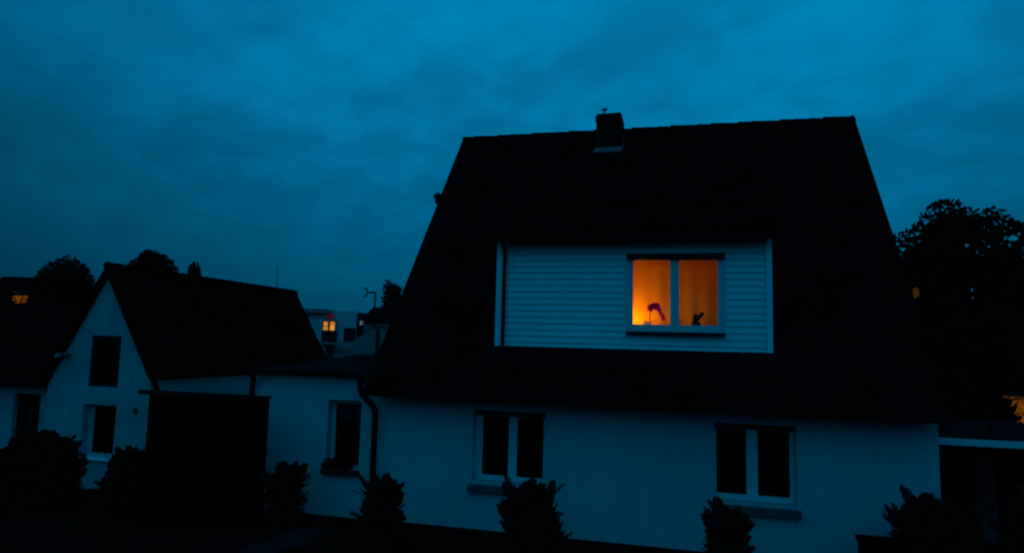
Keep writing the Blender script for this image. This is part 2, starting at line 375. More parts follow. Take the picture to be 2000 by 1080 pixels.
    sf.prism([(cx1+.035, cy0+.0, roof_z(cy0)+.03), (cx1+.075, cy0+.0, roof_z(cy0)+.05), (cx1+.075, y1, roof_z(y1)+.06), (cx1+.035, y1, roof_z(y1)+.05)], (0, 0, 0.012)); sf.build('side_flashing', 'sill', roof)
    cp = MB(); cp.tube([(-1.86, 4.36, 9.2), (-1.86, 4.36, 9.45)], 0.02, 8); cp.lathe([(0.02, 0.0), (0.075, 0.01), (0.075, 0.04), (0.03, 0.05)], (-1.86, 4.36, 9.425), 14); cp.build('chimney_cowl', 'zinc', roof)
    # gutter along the eave and its downpipe at the corner beside the wing
    g = MB(); prof = [(0.065*math.cos(a), 0.065*math.sin(a)) for a in [math.pi+math.pi*k/8 for k in range(9)]]; prof += [(p[0]*0.88, p[1]*0.88+0.006) for p in prof[::-1]]
    g.prism([(RX0-0.02, YE-0.06+p[0], ZE-0.005+p[1]) for p in prof], (w+0.04, 0, 0)); gut = g.build('gutter', 'zinc', h)
    d = MB()                                                 # swan neck from the outlet beside the wing roof to the house corner
    d.lathe([(.05, 0), (.075, .04), (.085, .12), (.06, .13)], (-6.06, -.06, 2.62), 12)
    d.tube([(-6.06, -.06, 2.66), (-6.05, -.07, 2.50), (-5.99, -.09, 2.39), (-5.78, -.12, 2.22), (-5.70, -.13, 2.12), (-5.68, -.13, 2.0), (-5.67, -.13, -.1)], 0.060, 12)
    for z in (1.7, 0.6): d.tube([(-5.67, -.13, z), (-5.67, -.13, z+.04)], 0.070, 12)
    d.build('downpipe', 'zinc', h)
    # ground floor windows: white frames set back, thick sloping sills, dark strips above for shutter box and painted shadow
    for (a, b), ps, zo in ((L0, [(-3.60, -3.09), (-2.93, -2.43)], 0), (L1, [(0.62, 1.11), (1.29, 1.80)], 0)):
        wd = window(h, a, b, ZW0, ZW1-0.09, 0.17, ps, pz=(0.10, 0.02))
        MB().box(a, b, 0.10, 0.25, ZW1-0.09, ZW1).build('shutter_shadow_strip', 'darktrim', wd)
        s = MB(); s.prism([(a-.05, 0.168, ZW0+.005), (a-.05, -0.10, ZW0-.075), (a-.05, -0.10, ZW0-.17), (a-.05, -0.004, ZW0-.17), (a-.05, -0.004, ZW0-.05), (a-.05, 0.168, ZW0-.03)], (b-a+.10, 0, 0)); s.build('sill', 'sill', wd)
    # dormer: clapboard front with one window opening, corner boards, cheeks, own roof
    WX0, WX1, WZ0, WZ1 = -0.91, 0.75, 3.735, 5.13
    d0, d1 = DX0+0.02, DX1-0.08
    body = MB(); body.panel((DX0, DY+0.03, DZ0-0.02), (1,0,0), (0,0,1), (0,1,0), DX1-DX0, DZ1-DZ0+0.10, [(WX0-DX0, WX1-DX0, WZ0-DZ0+.02, WZ1-DZ0+.02)], 0.14)
    for x in (DX0, DX1-0.12):                                # cheeks between the dormer roof and the main roof
        y0, y1 = DY+0.171, YI-0.12
        body.prism([(x, y0, roof_z(y0)-.12), (x, y0, droof_z(y0)-.12), (x, y1, droof_z(y1)-.10), (x, y1, roof_z(y1)-.12)], (0.12, 0, 0))
    dm = body.build('dormer', 'siding', h)
    sd = MB(); nb = 17; bh = (DZ1-DZ0)/nb
    for i in range(nb):
        z0 = DZ0 + i*bh; z1 = z0+bh
        segs = [(d0, d1)]
        if z1 > WZ0-0.05 and z0 < WZ1+0.02: segs = [(d0, WX0-0.045), (WX1+0.045, d1)]
        for a, b in segs:
            sd.prism([(a, DY+.029, z0), (a, DY+0.007, z0+0.005), (a, DY+0.005, z0+0.014), (a, DY+0.018, z1-0.006), (a, DY+0.029, z1-0.004)], (b-a, 0, 0))
    sd.build('siding_boards', 'siding', dm)
    cb = MB().box(DX1-0.078, DX1+0.02, DY-0.035, DY+0.026, DZ0-0.04, DZ1+0.06); cb.build('corner_board', 'trim', dm)
    cb = MB().box(DX0-0.03, DX0+0.075, DY-0.035, DY+0.026, DZ0-0.02, DZ1-0.02); cb.build('corner_board', 'trim', dm)
    for xa in (WX0-.042, WX1): MB().box(xa, xa+.042, DY-.018, DY+.026, WZ0-.04, WZ1).build('window_casing', 'frame', dm)
    MB().prism([(DX0-.06, DY+.027, DZ0+.045), (DX0-.06, DY-.06, DZ0+.045), (DX0-.06, DY-.30, DZ0-.16), (DX0-.06, DY-.30, DZ0-.30), (DX0-.06, DY+.027, DZ0-.1)], (DX1-DX0+.10, 0, 0)).build('apron_flashing', 'zinc', dm)
    dp = MB(); xd = DX0+0.135
    dp.tube([(xd-.02, DY-.22, DZ1+.02), (xd-.02, DY-.20, DZ1-.05), (xd, DY-.06, DZ1-.16), (xd, DY-.06, DZ1-.25), (xd, DY-.06, DZ0+.04), (xd, DY-.12, DZ0-.06)], 0.034, 10); dp.build('dormer_downpipe', 'zinc', dm)
    fa = MB().box(DX0-.10, DX1+.10, DY-.335, DY-.31, DZ1-0.03, DZ1+.075); fa.build('fascia', 'zinc', dm)
    dr = MB(); ys, ye = DY-.33, YI; l2 = math.hypot(ye-ys, droof_z(ye)-droof_z(ys)); V3 = Vector((0, (ye-ys)/l2, (droof_z(ye)-droof_z(ys))/l2)); n3 = Vector((0, -V3.z, V3.y))
    tiles(dr, (DX0-.13, ys, droof_z(ys)), (1,0,0), V3, DX1-DX0+.26, l2, lift=0.025)
    A = Vector((DX0-.11, ys+.02, droof_z(ys))); dr.prism([A-n3*.025, A+Vector((DX1-DX0+.22, 0, 0))-n3*.025, A+Vector((DX1-DX0+.22, 0, 0))+V3*(l2-.05)-n3*.025, A+V3*(l2-.05)-n3*.025], -n3*0.08)
    dr.build('dormer_roof', 'tile', dm)
    wd = window(h, WX0, WX1, WZ0, WZ1-0.085, DY+0.012, [(-0.83, -0.165), (-0.005, 0.665)], lit=True, pz=(0.125, 0.012))
    MB().box(WX0-.03, WX1+.03, DY-.06, DY+.10, WZ1-.082, WZ1+.018).build('shutter_shadow_strip', 'darktrim', wd)  # dark strip, shadow at the window head put into its colour
    s = MB(); s.prism([(WX0-.04, DY+.012, WZ0), (WX0-.04, DY-.09, WZ0-.02), (WX0-.04, DY-.09, WZ0-.05), (WX0-.04, DY+.012, WZ0-.05)], (WX1-WX0+.08, 0, 0)); s.build('sill', 'darktrim', wd)
    # the lit room behind that window: closed box of cream walls, inner sill
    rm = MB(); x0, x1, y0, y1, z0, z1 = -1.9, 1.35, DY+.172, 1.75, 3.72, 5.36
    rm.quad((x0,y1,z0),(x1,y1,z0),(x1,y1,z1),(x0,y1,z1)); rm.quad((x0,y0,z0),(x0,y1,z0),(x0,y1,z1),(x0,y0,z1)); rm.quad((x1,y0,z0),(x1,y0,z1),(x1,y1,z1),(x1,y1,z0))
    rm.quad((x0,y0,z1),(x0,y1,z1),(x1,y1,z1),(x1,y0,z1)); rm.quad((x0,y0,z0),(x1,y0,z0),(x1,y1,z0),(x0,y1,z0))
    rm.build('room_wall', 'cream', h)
    MB().box(x0+.01, x1-.01, DY+.09, DY+.52, WZ0+.055, WZ0+.085).build('inner_sill', 'pot', wd)
    return h
main_house()

# lamp in the lit room, standing on the inner sill beyond the left jamb
def room_lamp():
    l = bpy.data.lights.new('room_lamp', 'POINT'); l.energy = 17; l.color = (1.0, 0.36, 0.0); l.shadow_soft_size = 0.07
    o = bpy.data.objects.new('room_lamp', l); COL.objects.link(o); o.location = (-1.00, 0.98, 3.90)
room_lamp()
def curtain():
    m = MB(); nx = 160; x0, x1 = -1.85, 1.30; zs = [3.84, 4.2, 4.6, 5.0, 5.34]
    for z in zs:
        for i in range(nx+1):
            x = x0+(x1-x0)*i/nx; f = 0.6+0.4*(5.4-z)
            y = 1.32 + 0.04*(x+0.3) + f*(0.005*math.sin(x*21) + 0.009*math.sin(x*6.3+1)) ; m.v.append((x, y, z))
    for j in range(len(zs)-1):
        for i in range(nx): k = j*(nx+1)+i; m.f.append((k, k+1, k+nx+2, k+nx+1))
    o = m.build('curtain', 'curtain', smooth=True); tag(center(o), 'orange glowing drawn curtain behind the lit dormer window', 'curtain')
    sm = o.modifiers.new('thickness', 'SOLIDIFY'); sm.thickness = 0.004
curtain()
def orchid():
    o = thing('potted_orchid', 'arching magenta orchid in a pale pot on the lit window sill', 'plant', (-0.55, 0.47, 3.82))
    p = MB().lathe([(0.05, 0), (0.07, 0.03), (0.075, 0.095), (0.068, 0.10), (0.06, 0.09)], (-0.58, 0.47, 3.82), 18); p.build('pot', 'glowpot', o, True)
    st = MB(); path = [(-0.53, .47, 3.90), (-0.53, .47, 4.02), (-0.525, .465, 4.14), (-0.50, .46, 4.21), (-0.45, .455, 4.235), (-0.39, .45, 4.20), (-0.345, .445, 4.13), (-0.315, .44, 4.03), (-0.30, .44, 3.97)]
    st.tube(path, [0.008, .007, .007, .006, .006, .005, .005, .004, .003], 8); st.build('stem', 'stem', o)
    lf = MB(); rnd = random.Random(2)
    for a, l in ((0.1, .22), (2.9, .15), (0.5, .17), (2.4, .12), (-0.3, .16)):
        c = Vector((-0.55, .47, 3.91)); d = Vector((math.cos(a), math.sin(a)*.5-.15, 0.18)); s = Vector((-d.y, d.x, 0)).normalized()*0.022
        q = c + d*l*.5 + Vector((0,0,.012)); e = c + d*l + Vector((0,0,-.012)); lf.quad(c-s*.5, q-s, q+s, c+s*.5); lf.quad(q-s, e-s*.2, e+s*.2, q+s)
    lf.build('leaves', 'stem', o)
    for i in range(2, 8):
        for dd in (0, 1):
            t = i + .5*dd
            if t > 7.6: continue
            a = Vector(path[int(t)]).lerp(Vector(path[min(8, int(t)+1)]), t-int(t)) + Vector((rnd.uniform(-.015, .02), rnd.uniform(-.02, .01), rnd.uniform(-.03, .0)))
            if i == 2 and dd == 0: continue
            r = 0.066 if t < 5.5 else 0.045; f = MB(); r0 = rnd.random()*2
            for k in range(5):
                th = r0 + k*2*math.pi/5; u = Vector((math.cos(th), -0.25, math.sin(th))); v = Vector((-math.sin(th), 0, math.cos(th)))
                f.poly([a, a+u*r*.5-v*r*.42, a+u*r-v*r*.2, a+u*r*1.05+v*r*.2, a+u*r*.5+v*r*.42])
            f.build('blossom', 'petal', o)
orchid()
def dark_plant():
    o = thing('cactus_pot', 'small black silhouetted cactus pot in the right pane of lit window', 'plant', (0.30, 0.47, 3.82))
    MB().lathe([(0.06, 0), (0.085, 0.03), (0.08, 0.10), (0.06, 0.11)], (0.29, .47, 3.82), 16).build('pot', 'darkpot', o, True)
    b = MB(); b.lathe([(0.05, 0), (0.065, .05), (0.06, .11), (0.03, .15), (0.0, .16)], (0.285, .47, 3.92), 14)
    b.tube([(0.31, .47, 3.97), (0.345, .47, 4.02), (0.385, .47, 4.06)], [0.035, .04, .035], 10); b.lathe([(0.0, -.035), (.035, -.02), (.045, 0), (.035, .03), (0.0, .04)], (0.395, .47, 4.07), 12)
    b.build('cactus', 'darkpot', o, True)
    t = MB(); t.tube([(0.27, .47, 4.05), (0.255, .46, 4.16), (0.26, .46, 4.27)], [.006, .004, .003], 6); t.tube([(0.29, .47, 4.06), (0.31, .46, 4.15), (0.34, .46, 4.21)], [.005, .004, .002], 6); t.build('stalk', 'stem', o)
dark_plant()
def candle_dish():
    m = MB().lathe([(0.02, 0), (0.03, .015), (0.028, .02), (0.03, .10), (0.035, .14), (0.02, .17), (0.0, .18)], (-0.02, .47, 3.82), 12)
    tag(center(m.build('small_vase', 'petal', smooth=True)), 'small magenta vase at left edge of right lit pane', 'vase')
candle_dish()

# ------------------------------------------------------------------ white wing beside the main house
def wing():
    h = thing('flat_roofed_wing', 'low white wing with flat dark roof joining the large house', 'house', (-7.2, 2.2, 0))
    x0, x1, y0, y1 = -8.50, XL-0.004, 0.10, 4.6
    w = MB(); wx0, wx1, wz0, wz1 = -6.82, -6.09, 0.92, 2.24
    w.panel((x0, y0, -0.9), (1,0,0), (0,0,1), (0,1,0), x1-x0, 3.60, [(wx0-x0, wx1-x0, wz0+.9, wz1+.9)], 0.3)
    w.box(x0, x0+.3, y0+.301, y1, -.9, 2.70); w.box(x0+.301, x1, y1-.3, y1, -.9, 2.70)
    w.build('wall', 'plaster', h)
    r = MB(); r.prism([(x0-.03, y0-.12, 2.735), (x0-.03, y0-.12, 2.785), (x0-.03, y1+.1, 3.05), (x0-.03, y1+.1, 2.98)], (x1-x0+.03, 0, 0)); r.build('roof', 'felt', h)
    g = MB(); prof = [(0.05*math.cos(a), 0.05*math.sin(a)) for a in [math.pi+math.pi*k/8 for k in range(9)]]; prof += [(p[0]*0.86, p[1]*0.86+0.006) for p in prof[::-1]]
    g.prism([(x0-.05, y0-.175+p[0], 2.775+p[1]) for p in prof], (x1-x0-.19, 0, 0)); g.build('gutter', 'zinc', h)
    d = MB(); d.tube([(x0+.06, y0-.215, 2.735), (x0+.06, y0-.21, 2.66), (x0+.02, y0-.12, 2.56), (x0-.04, y0-.06, 2.47), (x0-.05, y0-.055, 2.36), (x0-.05, y0-.055, 0.0)], 0.055, 12)
    d.tube([(x0+.06, y0-.215, 2.66), (x0+.06, y0-.215, 2.78)], [.07, .10], 12); d.build('downpipe', 'zinc', h)
    wd = window(h, wx0, wx1, wz0, wz1, y0+.20, [(-6.75, -6.16)], pz=(.03, .08))
    MB().box(-6.745, -6.175, y0+.205, y0+.22, wz1-.42, wz1-.082).build('roller_blind', 'darktrim', wd)
    s = MB(); s.prism([(wx0-.05, y0+.198, wz0+.005), (wx0-.05, y0-.10, wz0-.02), (wx0-.05, y0-.10, wz0-.11), (wx0-.05, y0-.004, wz0-.11), (wx0-.05, y0-.004, wz0-.04), (wx0-.05, y0+.198, wz0-.03)], (wx1-wx0+.08, 0, 0)); s.build('sill', 'darktrim', wd)
wing()

def flower_trough():
    h = thing('flower_trough', 'dark flower trough on sill of the narrow wing window', 'planter', (-6.5, .12, .915))
    m = MB(); m.prism([(-6.86, .03, .925), (-6.86, .19, .925), (-6.86, .21, 1.02), (-6.86, .01, 1.02)], (.60, 0, 0)); m.build('trough', 'wood', h)
    f = MB(); rnd = random.Random(4)
    for i in range(90):
        p = Vector((rnd.uniform(-6.84, -6.30), rnd.uniform(.04, .18), 1.0+rnd.random()**2*.10)); u = Vector((rnd.gauss(0,1), rnd.gauss(0,1), rnd.gauss(0,1))).normalized()*.035; v = u.orthogonal()*.6; f.quad(p-u, p-v, p+u, p+v)
    f.build('flowers', 'leaf', h)
flower_trough()

# ------------------------------------------------------------------ narrow gabled house on the left, with its annex
def gable_house():
    gx, ze, zr, y0, y1 = -15.75, 2.05, 5.36, 3.3, 12.6; hx = 1.95
    h = thing('gabled_cottage', 'narrow white cottage with steep gable and two dark stacked windows', 'house', (gx, y0, -0.8))
    ops = [(-16.17, -15.15, 1.95, 3.38), (-16.24, -15.12, 0.05, 1.46)]
    w = MB(); X0, X1 = gx-hx+.12, gx+1.70
    w.panel((X0, y0, -1.4), (1,0,0), (0,0,1), (0,1,0), X1-X0, 3.35, [(ops[1][0]-X0, ops[1][1]-X0, ops[1][2]+1.4, ops[1][3]+1.4)], 0.3)
    # gable above: built round the upper opening
    s = (zr-0.15-1.95)/(hx-.12)
    def half(x): return 1.95 + s*((hx-.12)-abs(x-gx))
    zk = half(X1)
    a, b, c, d = ops[0]; P = lambda x, z: (x, y0, z)
    for poly in ([P(X0, 1.951), P(a, 1.951), P(a, half(a))], [P(b, 1.951), P(X1, 1.951), P(X1, zk), P(b, half(b))], [P(a, d), P(b, d), P(b, half(b)), P(gx, zr-.15), P(a, half(a))]): w.prism(poly, (0, 0.3, 0))
    w.box(X1-.3, X1, y0+.301, y1, -1.4, zk); w.box(X0, X0+.3, y0+.301, y1, -1.4, 2.1); w.prism([(X0, y1, -1.4), (X1, y1, -1.4), (X1, y1, zk), (gx, y1, zr-.15), (X0, y1, 1.95)], (0, -.3, 0))
    w.build('wall', 'oldplaster', h)
    r = MB(); ov = 0.10
    for sx in (1, -1):
        A = Vector((gx-hx-.05, y0-.12, ze-.09)) if sx < 0 else Vector((gx+1.80, y1+.12, 2.345)); T = Vector((gx, A.y, zr)); l = (T-A).length; V = (T-A).normalized(); U = Vector((0, 1 if sx < 0 else -1, 0))
        if sx > 0: A.y = y0-.12; U = Vector((0, 1, 0))
        # keep U x V pointing outwards
        if sx > 0: tiles(r, A, U, V, y1-y0+.24, l, col=.25, exp=.33)
        else: tiles(r, A+Vector((0, y1-y0+.24, 0)), -U, V, y1-y0+.24, l, col=.25, exp=.33)
        nn = Vector((sx*V.z, 0, abs(V.x))); A0 = Vector((A.x, y0-.10, A.z)); r.prism([A0-nn*.02, A0+V*l-nn*.02, A0+V*l-nn*.14, A0-nn*.14], (0, y1-y0+.20, 0))
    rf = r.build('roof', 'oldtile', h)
    k = 26; e = (y1-y0+.24)/k; rt = MB()
    for i in range(k):
        y = y0-.12+i*e; rt.tube([(gx, y-.015, zr), (gx, y+e+.02, zr-.015)], [.115, .10], 10)
    rt.build('ridge_tiles', 'oldtile', rf)
    g = MB(); prof = [(0.06*math.cos(t), 0.06*math.sin(t)) for t in [math.pi+math.pi*q/8 for q in range(9)]]; prof += [(p[0]*.86, p[1]*.86+.006) for p in prof[::-1]]
    g.prism([(gx+1.85+p[0], y0-.02, 2.33+p[1]) for p in prof], (0, y1-y0+.1, 0)); g.build('gutter', 'zinc', h)
    MB().prism([(gx+1.66, y0-.12, 2.50), (gx+1.82, y0-.12, 2.35), (gx+2.06, y0-.12, 1.93), (gx+1.96, y0-.12, 1.90), (gx+1.70, y0-.12, 2.32)], (0, .10, 0)).build('verge_board', 'oldtile', h)
    for (a, b, c, d), nm in zip(ops, (0, 1)):
        wd = window(h, a, b, c, d, y0+(.16 if nm == 1 else .03), [(a+.22, b-.03)] if nm == 1 else [(a+.05, b-.05)], frame='darktrim' if nm == 0 else 'oldplaster', pz=(.07, .06), depth=.07)
        if nm == 1:
            for pn in list(wd.children): pass
            MB().prism([(a-.06, y0+.158, c+.005), (a-.06, y0-.10, c-.03), (a-.06, y0-.10, c-.09), (a-.06, y0+.158, c-.04)], (b-a+.12, 0, 0)).build('sill', 'trim', wd)
    br = MB(); br.box(-17.05, -16.85, y0-.30, y0, 2.80, 2.85); br.tube([(-17.0, y0-.28, 2.86), (-17.0, y0-.28, 2.74)], [.05, .09], 10); br.build('wall_lamp', 'farwall2', h)
    MB().box(-14.52, -14.42, y0-.05, y0, 1.30, 1.42).build('vent_grille', 'darktrim', h)
gable_house()
def annex():
    h = thing('low_annex', 'low pale annex with dark roof left of the gabled cottage', 'annex', (-20.5, 4, -0.8))
    x0, x1, y0, y1 = -24.5, -17.75, 3.75, 8.2; w = MB(); a, b, c, d = -19.30, -18.30, 0.0, 1.60
    w.panel((x0, y0, -1.4), (1,0,0), (0,0,1), (0,1,0), x1-x0, 3.32, [(a-x0, b-x0, c+1.4, d+1.4)], .3); w.box(x0, x0+.3, y0+.301, y1, -1.4, 2.0); w.box(x0, x1, y1+.001, y1+.3, -1.4, 2.0)
    w.build('wall', 'oldplaster', h)
    r = MB(); A = Vector((x0-.1, y0-.35, 1.95)); T = Vector((x0-.1, 6.0, 4.35)); l = (T-A).length; V = (T-A).normalized(); tiles(r, A, (1,0,0), V, x1-x0+.05, l, col=.25, exp=.33)
    n = Vector((0, -V.z, V.y)); r.prism([A-n*.02, T-n*.02, T-n*.15, A-n*.15], (x1-x0+.03, 0, 0)); r.prism([T, Vector((x0-.1, y1+.4, 1.95)), Vector((x0-.1, y1+.4, 1.82)), T-Vector((0, 0, .18))], (x1-x0+.03, 0, 0)); r.build('roof', 'oldtile', h)
    window(h, a, b, c, d, y0+.14, [(a+.06, (a+b)/2-.04), ((a+b)/2+.04, b-.06)], frame='darktrim')
    g = MB().tube([(x0-.1, y0-.40, 1.93), (x1, y0-.40, 1.93)], .06, 10); g.build('gutter', 'zinc', h)
annex()

# ------------------------------------------------------------------ black shed in front of the wing
def shed():
    h = thing('garden_shed', 'black flat roofed garden shed in front of the white wing', 'shed', (-8.75, -1.0, 0))
    x0, x1, y0, y1 = -9.93, -7.56, -1.2, -0.78; w = MB(); n = 16; e = (x1-x0)/n
    for i in range(n): w.box(x0+i*e+.004, x0+(i+1)*e-.004, y0, y0+.03, -.4, 2.30)
    w.box(x0+.004, x1-.004, y0+.031, y1, -.4, 2.30); w.build('wall', 'wood', h)
    r = MB(); r.prism([(x0-.15, y0-.12, 2.302), (x0-.15, y0-.12, 2.385), (x0-.15, y1, 2.34), (x0-.15, y1, 2.302)], (x1-x0+.19, 0, 0)); r.build('roof', 'felt', h)
    d = MB().box(-9.2, -8.2, y0-.035, y0-.003, -.1, 1.95); d.box(-9.15, -8.25, y0-.06, y0-.036, 1.55, 1.67); d.box(-9.15, -8.25, y0-.06, y0-.036, .25, .37); dr = d.build('door', 'wood', h)
    MB().box(-8.32, -8.27, y0-.085, y0-.037, 0.95, 1.10).build('handle', 'zinc', dr)
shed()

# ------------------------------------------------------------------ carport on the right
def carport():
    h = thing('carport', 'dark carport with long white fascia beside the large house', 'carport', (6.5, 2, 0))
    x0, x1 = XR+.06, 10.5; MB().box(x0, x1, 0.28, 0.32, 2.01, 2.112).build('fascia', 'frame', h)
    r = MB(); r.prism([(x0, .321, 2.02), (x0, .321, 2.10), (x0, 4.4, 2.07), (x0, 4.4, 1.98)], (x1-x0, 0, 0)); r.build('roof', 'felt', h)
    MB().box(x0, x1, 4.2, 4.35, -.2, 1.98).build('back_wall', 'wood', h)
    MB().box(5.40, 5.74, 2.5, 2.66, -.1, 1.985).build('post', 'sill', h)
    MB().box(8.9, 9.1, .5, .7, -.1, 2.02).build('post', 'wood', h)
    v = MB(); v.tube([(x0+.03, .6, 2.80), (4.55, .7, 2.66), (5.0, .8, 2.50), (5.06, .8, 2.06)], .025, 8); v.build('roof_pipe', 'zinc', h)
carport()
def low_box():
    h = thing('planter_box', 'black square planter box at foot of wall by right shrub', 'planter', (2.75, -1.1, 0))
    b = MB(); b.box(2.60, 3.35, -1.35, -.75, -.1, .66); b.build('box', 'wood', h)
    MB().box(2.57, 3.38, -1.38, -.72, .662, .73).build('rim', 'wood', h)
low_box()

# ------------------------------------------------------------------ vegetation
EYE = (0, -11.993, 3.443)
# openings in the foliage: towards the lit windows behind, and two small sky holes
GAPS = [(EYE, Vector(d).normalized(), r) for d, r in (((0.4903, 1.171, -0.0771), .62), ((0.3426, 1.1153, 0.0929), .30), ((0.4225, 1.128, 0.1661), .13), ((0.4918, 1.1443, 0.1796), .17), ((-0.9695, 0.7843, 0.0514), .85))]
def tree(name, label, base, h, crown, leaf='leaf2', n=5000, size=.3, seed=1, group=None, core=.80, lobes=9, gaps=None, cat='tree'):
    """tapered trunk with limbs; crown = (cx,cy,cz,rx,ry,rz): leaf clumps on noisy lobes, small leaf faces at the rim"""
    rnd = random.Random(seed); o = thing(name, label, cat, base, group); cx, cy, cz, rx, ry, rz = crown; C = Vector((cx, cy, cz)); B = Vector(base)
    t = MB(); tr = max(.05, h*.022); t.tube([B, B.lerp(C, .5)+Vector((rnd.uniform(-.1,.1), 0, 0)), C+Vector((0, 0, rz*.3))], [tr*1.5, tr, tr*.3], 10)
    lb = []
    for i in range(lobes):
        while True:
            q = Vector((rnd.uniform(-1,1), rnd.uniform(-1,1), rnd.uniform(-.8,1)))
            if .3 < q.length < 1: break
        q = q.normalized()*rnd.uniform(.55, .70); c = C+Vector((q.x*rx, q.y*ry, q.z*rz)); lb.append((C+(c-C)*(.88 if core > .9 else 1), rnd.uniform(.26, .36) if core > .9 else rnd.uniform(.30, .42)))
        st = B.lerp(C, rnd.uniform(.45, .9)); t.tube([st, st.lerp(c, .6)+Vector((0, 0, .1)), c], [tr*.5, tr*.32, tr*.1], 6)
    lb.append((C, core)); t.build('trunk', 'bark', o)
    m = MB()
    for i in range(n):
        c, r = lb[i % len(lb)] if i % 3 else lb[-1]
        d = Vector((rnd.gauss(0,1), rnd.gauss(0,1), rnd.gauss(0,1))).normalized(); rr = r*(rnd.random()**(.26 if core > .9 else .4))*(1+(.12 if core > .95 else .22)*mnoise.noise(c*.7+d*2.4))
        p = c + Vector((d.x*rx, d.y*ry, d.z*rz))*rr
        if any((p-Vector(g[0])).cross(Vector(g[1])).length < g[2] for g in (gaps or GAPS)): continue
        s = size*rnd.uniform(.5, 1.2); a = Vector((rnd.gauss(0,1), rnd.gauss(0,1), rnd.gauss(0,.7))).normalized(); b = a.orthogonal().normalized(); b.rotate(Matrix.Rotation(rnd.random()*6.28, 3, a)); 
        u, v = b*s, a.cross(b)*s*.62
        m.poly([p-u*.9, p-u*.2-v*.7, p+u*.5-v*.55, p+u, p+u*.4+v*.6, p-u*.3+v*.65])
    m.build('crown', leaf, o)
    return o
def conifer_shrub(label, base, h, r, seed, n=150, arms=12, name='conifer_shrub', group='dwarf conifers in front of the house wall', top=.35):
    """bushy conifer: tongue-shaped feathery sprays that point outwards and up from a dense core"""
    rnd = random.Random(seed); o = thing(name, label, 'shrub', base, group); B = Vector(base)
    MB().tube([B, B+Vector((0, 0, h*.7))], [.05, .02], 8).build('stem', 'bark', o)
    m = MB()
    def width(t): return r*(1.0 if t < .45 else (1-((t-.45)/.55)**1.7*(1-top)))
    for i in range(int(h*r*2600)):
        t = rnd.random()*.93; a = rnd.random()*6.283; rr = width(t)*.80*math.sqrt(rnd.random())*(1+.25*mnoise.noise(Vector((a, t*5, seed))))
        p = B+Vector((math.cos(a)*rr, math.sin(a)*rr, t*h)); s = .05; u = Vector((rnd.gauss(0,1), rnd.gauss(0,1), rnd.gauss(0,1))).normalized()*s*1.5; v = u.orthogonal().normalized()*s
        m.quad(p-u, p-v, p+u, p+v)
    for i in range(n):
        t = rnd.random()**.8; a = rnd.random()*6.283; rr = width(t)*rnd.uniform(.55, .85)
        p = B+Vector((math.cos(a)*rr, math.sin(a)*rr, t*h*.92)); d = Vector((math.cos(a)*rnd.uniform(.5,1.1), math.sin(a)*rnd.uniform(.5,1.1), rnd.uniform(.15, 1.1)+t*.8)).normalized()
        L = rnd.uniform(.12, .24)*rnd.choice((.8, 1, 1.25))
        if i < arms: L = rnd.uniform(.24, .40); p.z = B.z + h*rnd.uniform(.35, .85)
        side = d.cross(Vector((rnd.gauss(0,.4), rnd.gauss(0,.4), 1))).normalized(); nrm = side.cross(d)
        for k in range(9):                                   # paired leaflets along the spray
            f = k/8; c = p+d*L*f - Vector((0,0,.03))*f*f; wl = .074*math.sqrt(max(.05, 1-f*f*.92))*(.6 if k == 0 else 1)
            for sg in (1, -1):
                e = c+side*sg*wl*(L/.2)**.5+d*wl*.8+nrm*rnd.uniform(-.015,.015); q = d*.022+nrm*.004
                m.quad(c-q, e-q*.6, e+q*.9+d*.012, c+q)
            m.quad(c-side*.012, c+side*.012, c+side*.010+d*L/8, c-side*.010+d*L/8)
    m.build('foliage', 'leaf', o)
    return o
conifer_shrub('bushy dark conifer below the corner downpipe between wing and house', (-4.75, -1.6, -.1), 1.30, .33, 11, 130, arms=18)
conifer_shrub('ragged dark conifer overlapping sill of the left ground floor window', (-2.20, -1.6, -.1), 1.38, .46, 23, 170, arms=30, top=.2)
conifer_shrub('slender dark conifer under left end of the right ground floor window', (.68, -1.6, -.1), 1.26, .30, 31, 110)
conifer_shrub('wide dark conifer by the house corner and the carport', (3.50, -1.3, -.1), 1.58, .66, 47, 260, arms=30)
conifer_shrub('dark conifer cut by the right edge of the picture', (4.75, -1.5, -.1), 1.75, .75, 53, 240)
conifer_shrub('dark conifer poking out beside the right wall of black shed', (-7.05, -.9, -.1), 1.20, .34, 61, 130)
conifer_shrub('broad dark bush below annex window at left edge of picture', (-14.75, .6, -.8), 1.95, .9, 67, 260, group='bushes in front of the gabled cottage')
conifer_shrub('dark rounded bush left of the lowest wall patch of cottage', (-13.75, .5, -.8), 1.85, .50, 71, 200, group='bushes in front of the gabled cottage')
conifer_shrub('dark bush between the cottage gable and black shed', (-11.25, -.1, -.6), 1.60, .62, 73, 200, group='bushes in front of the gabled cottage')
conifer_shrub('low dark bush right below the lower cottage window', (-11.45, .3, -.7), 1.60, .42, 79, 160, group='bushes in front of the gabled cottage')

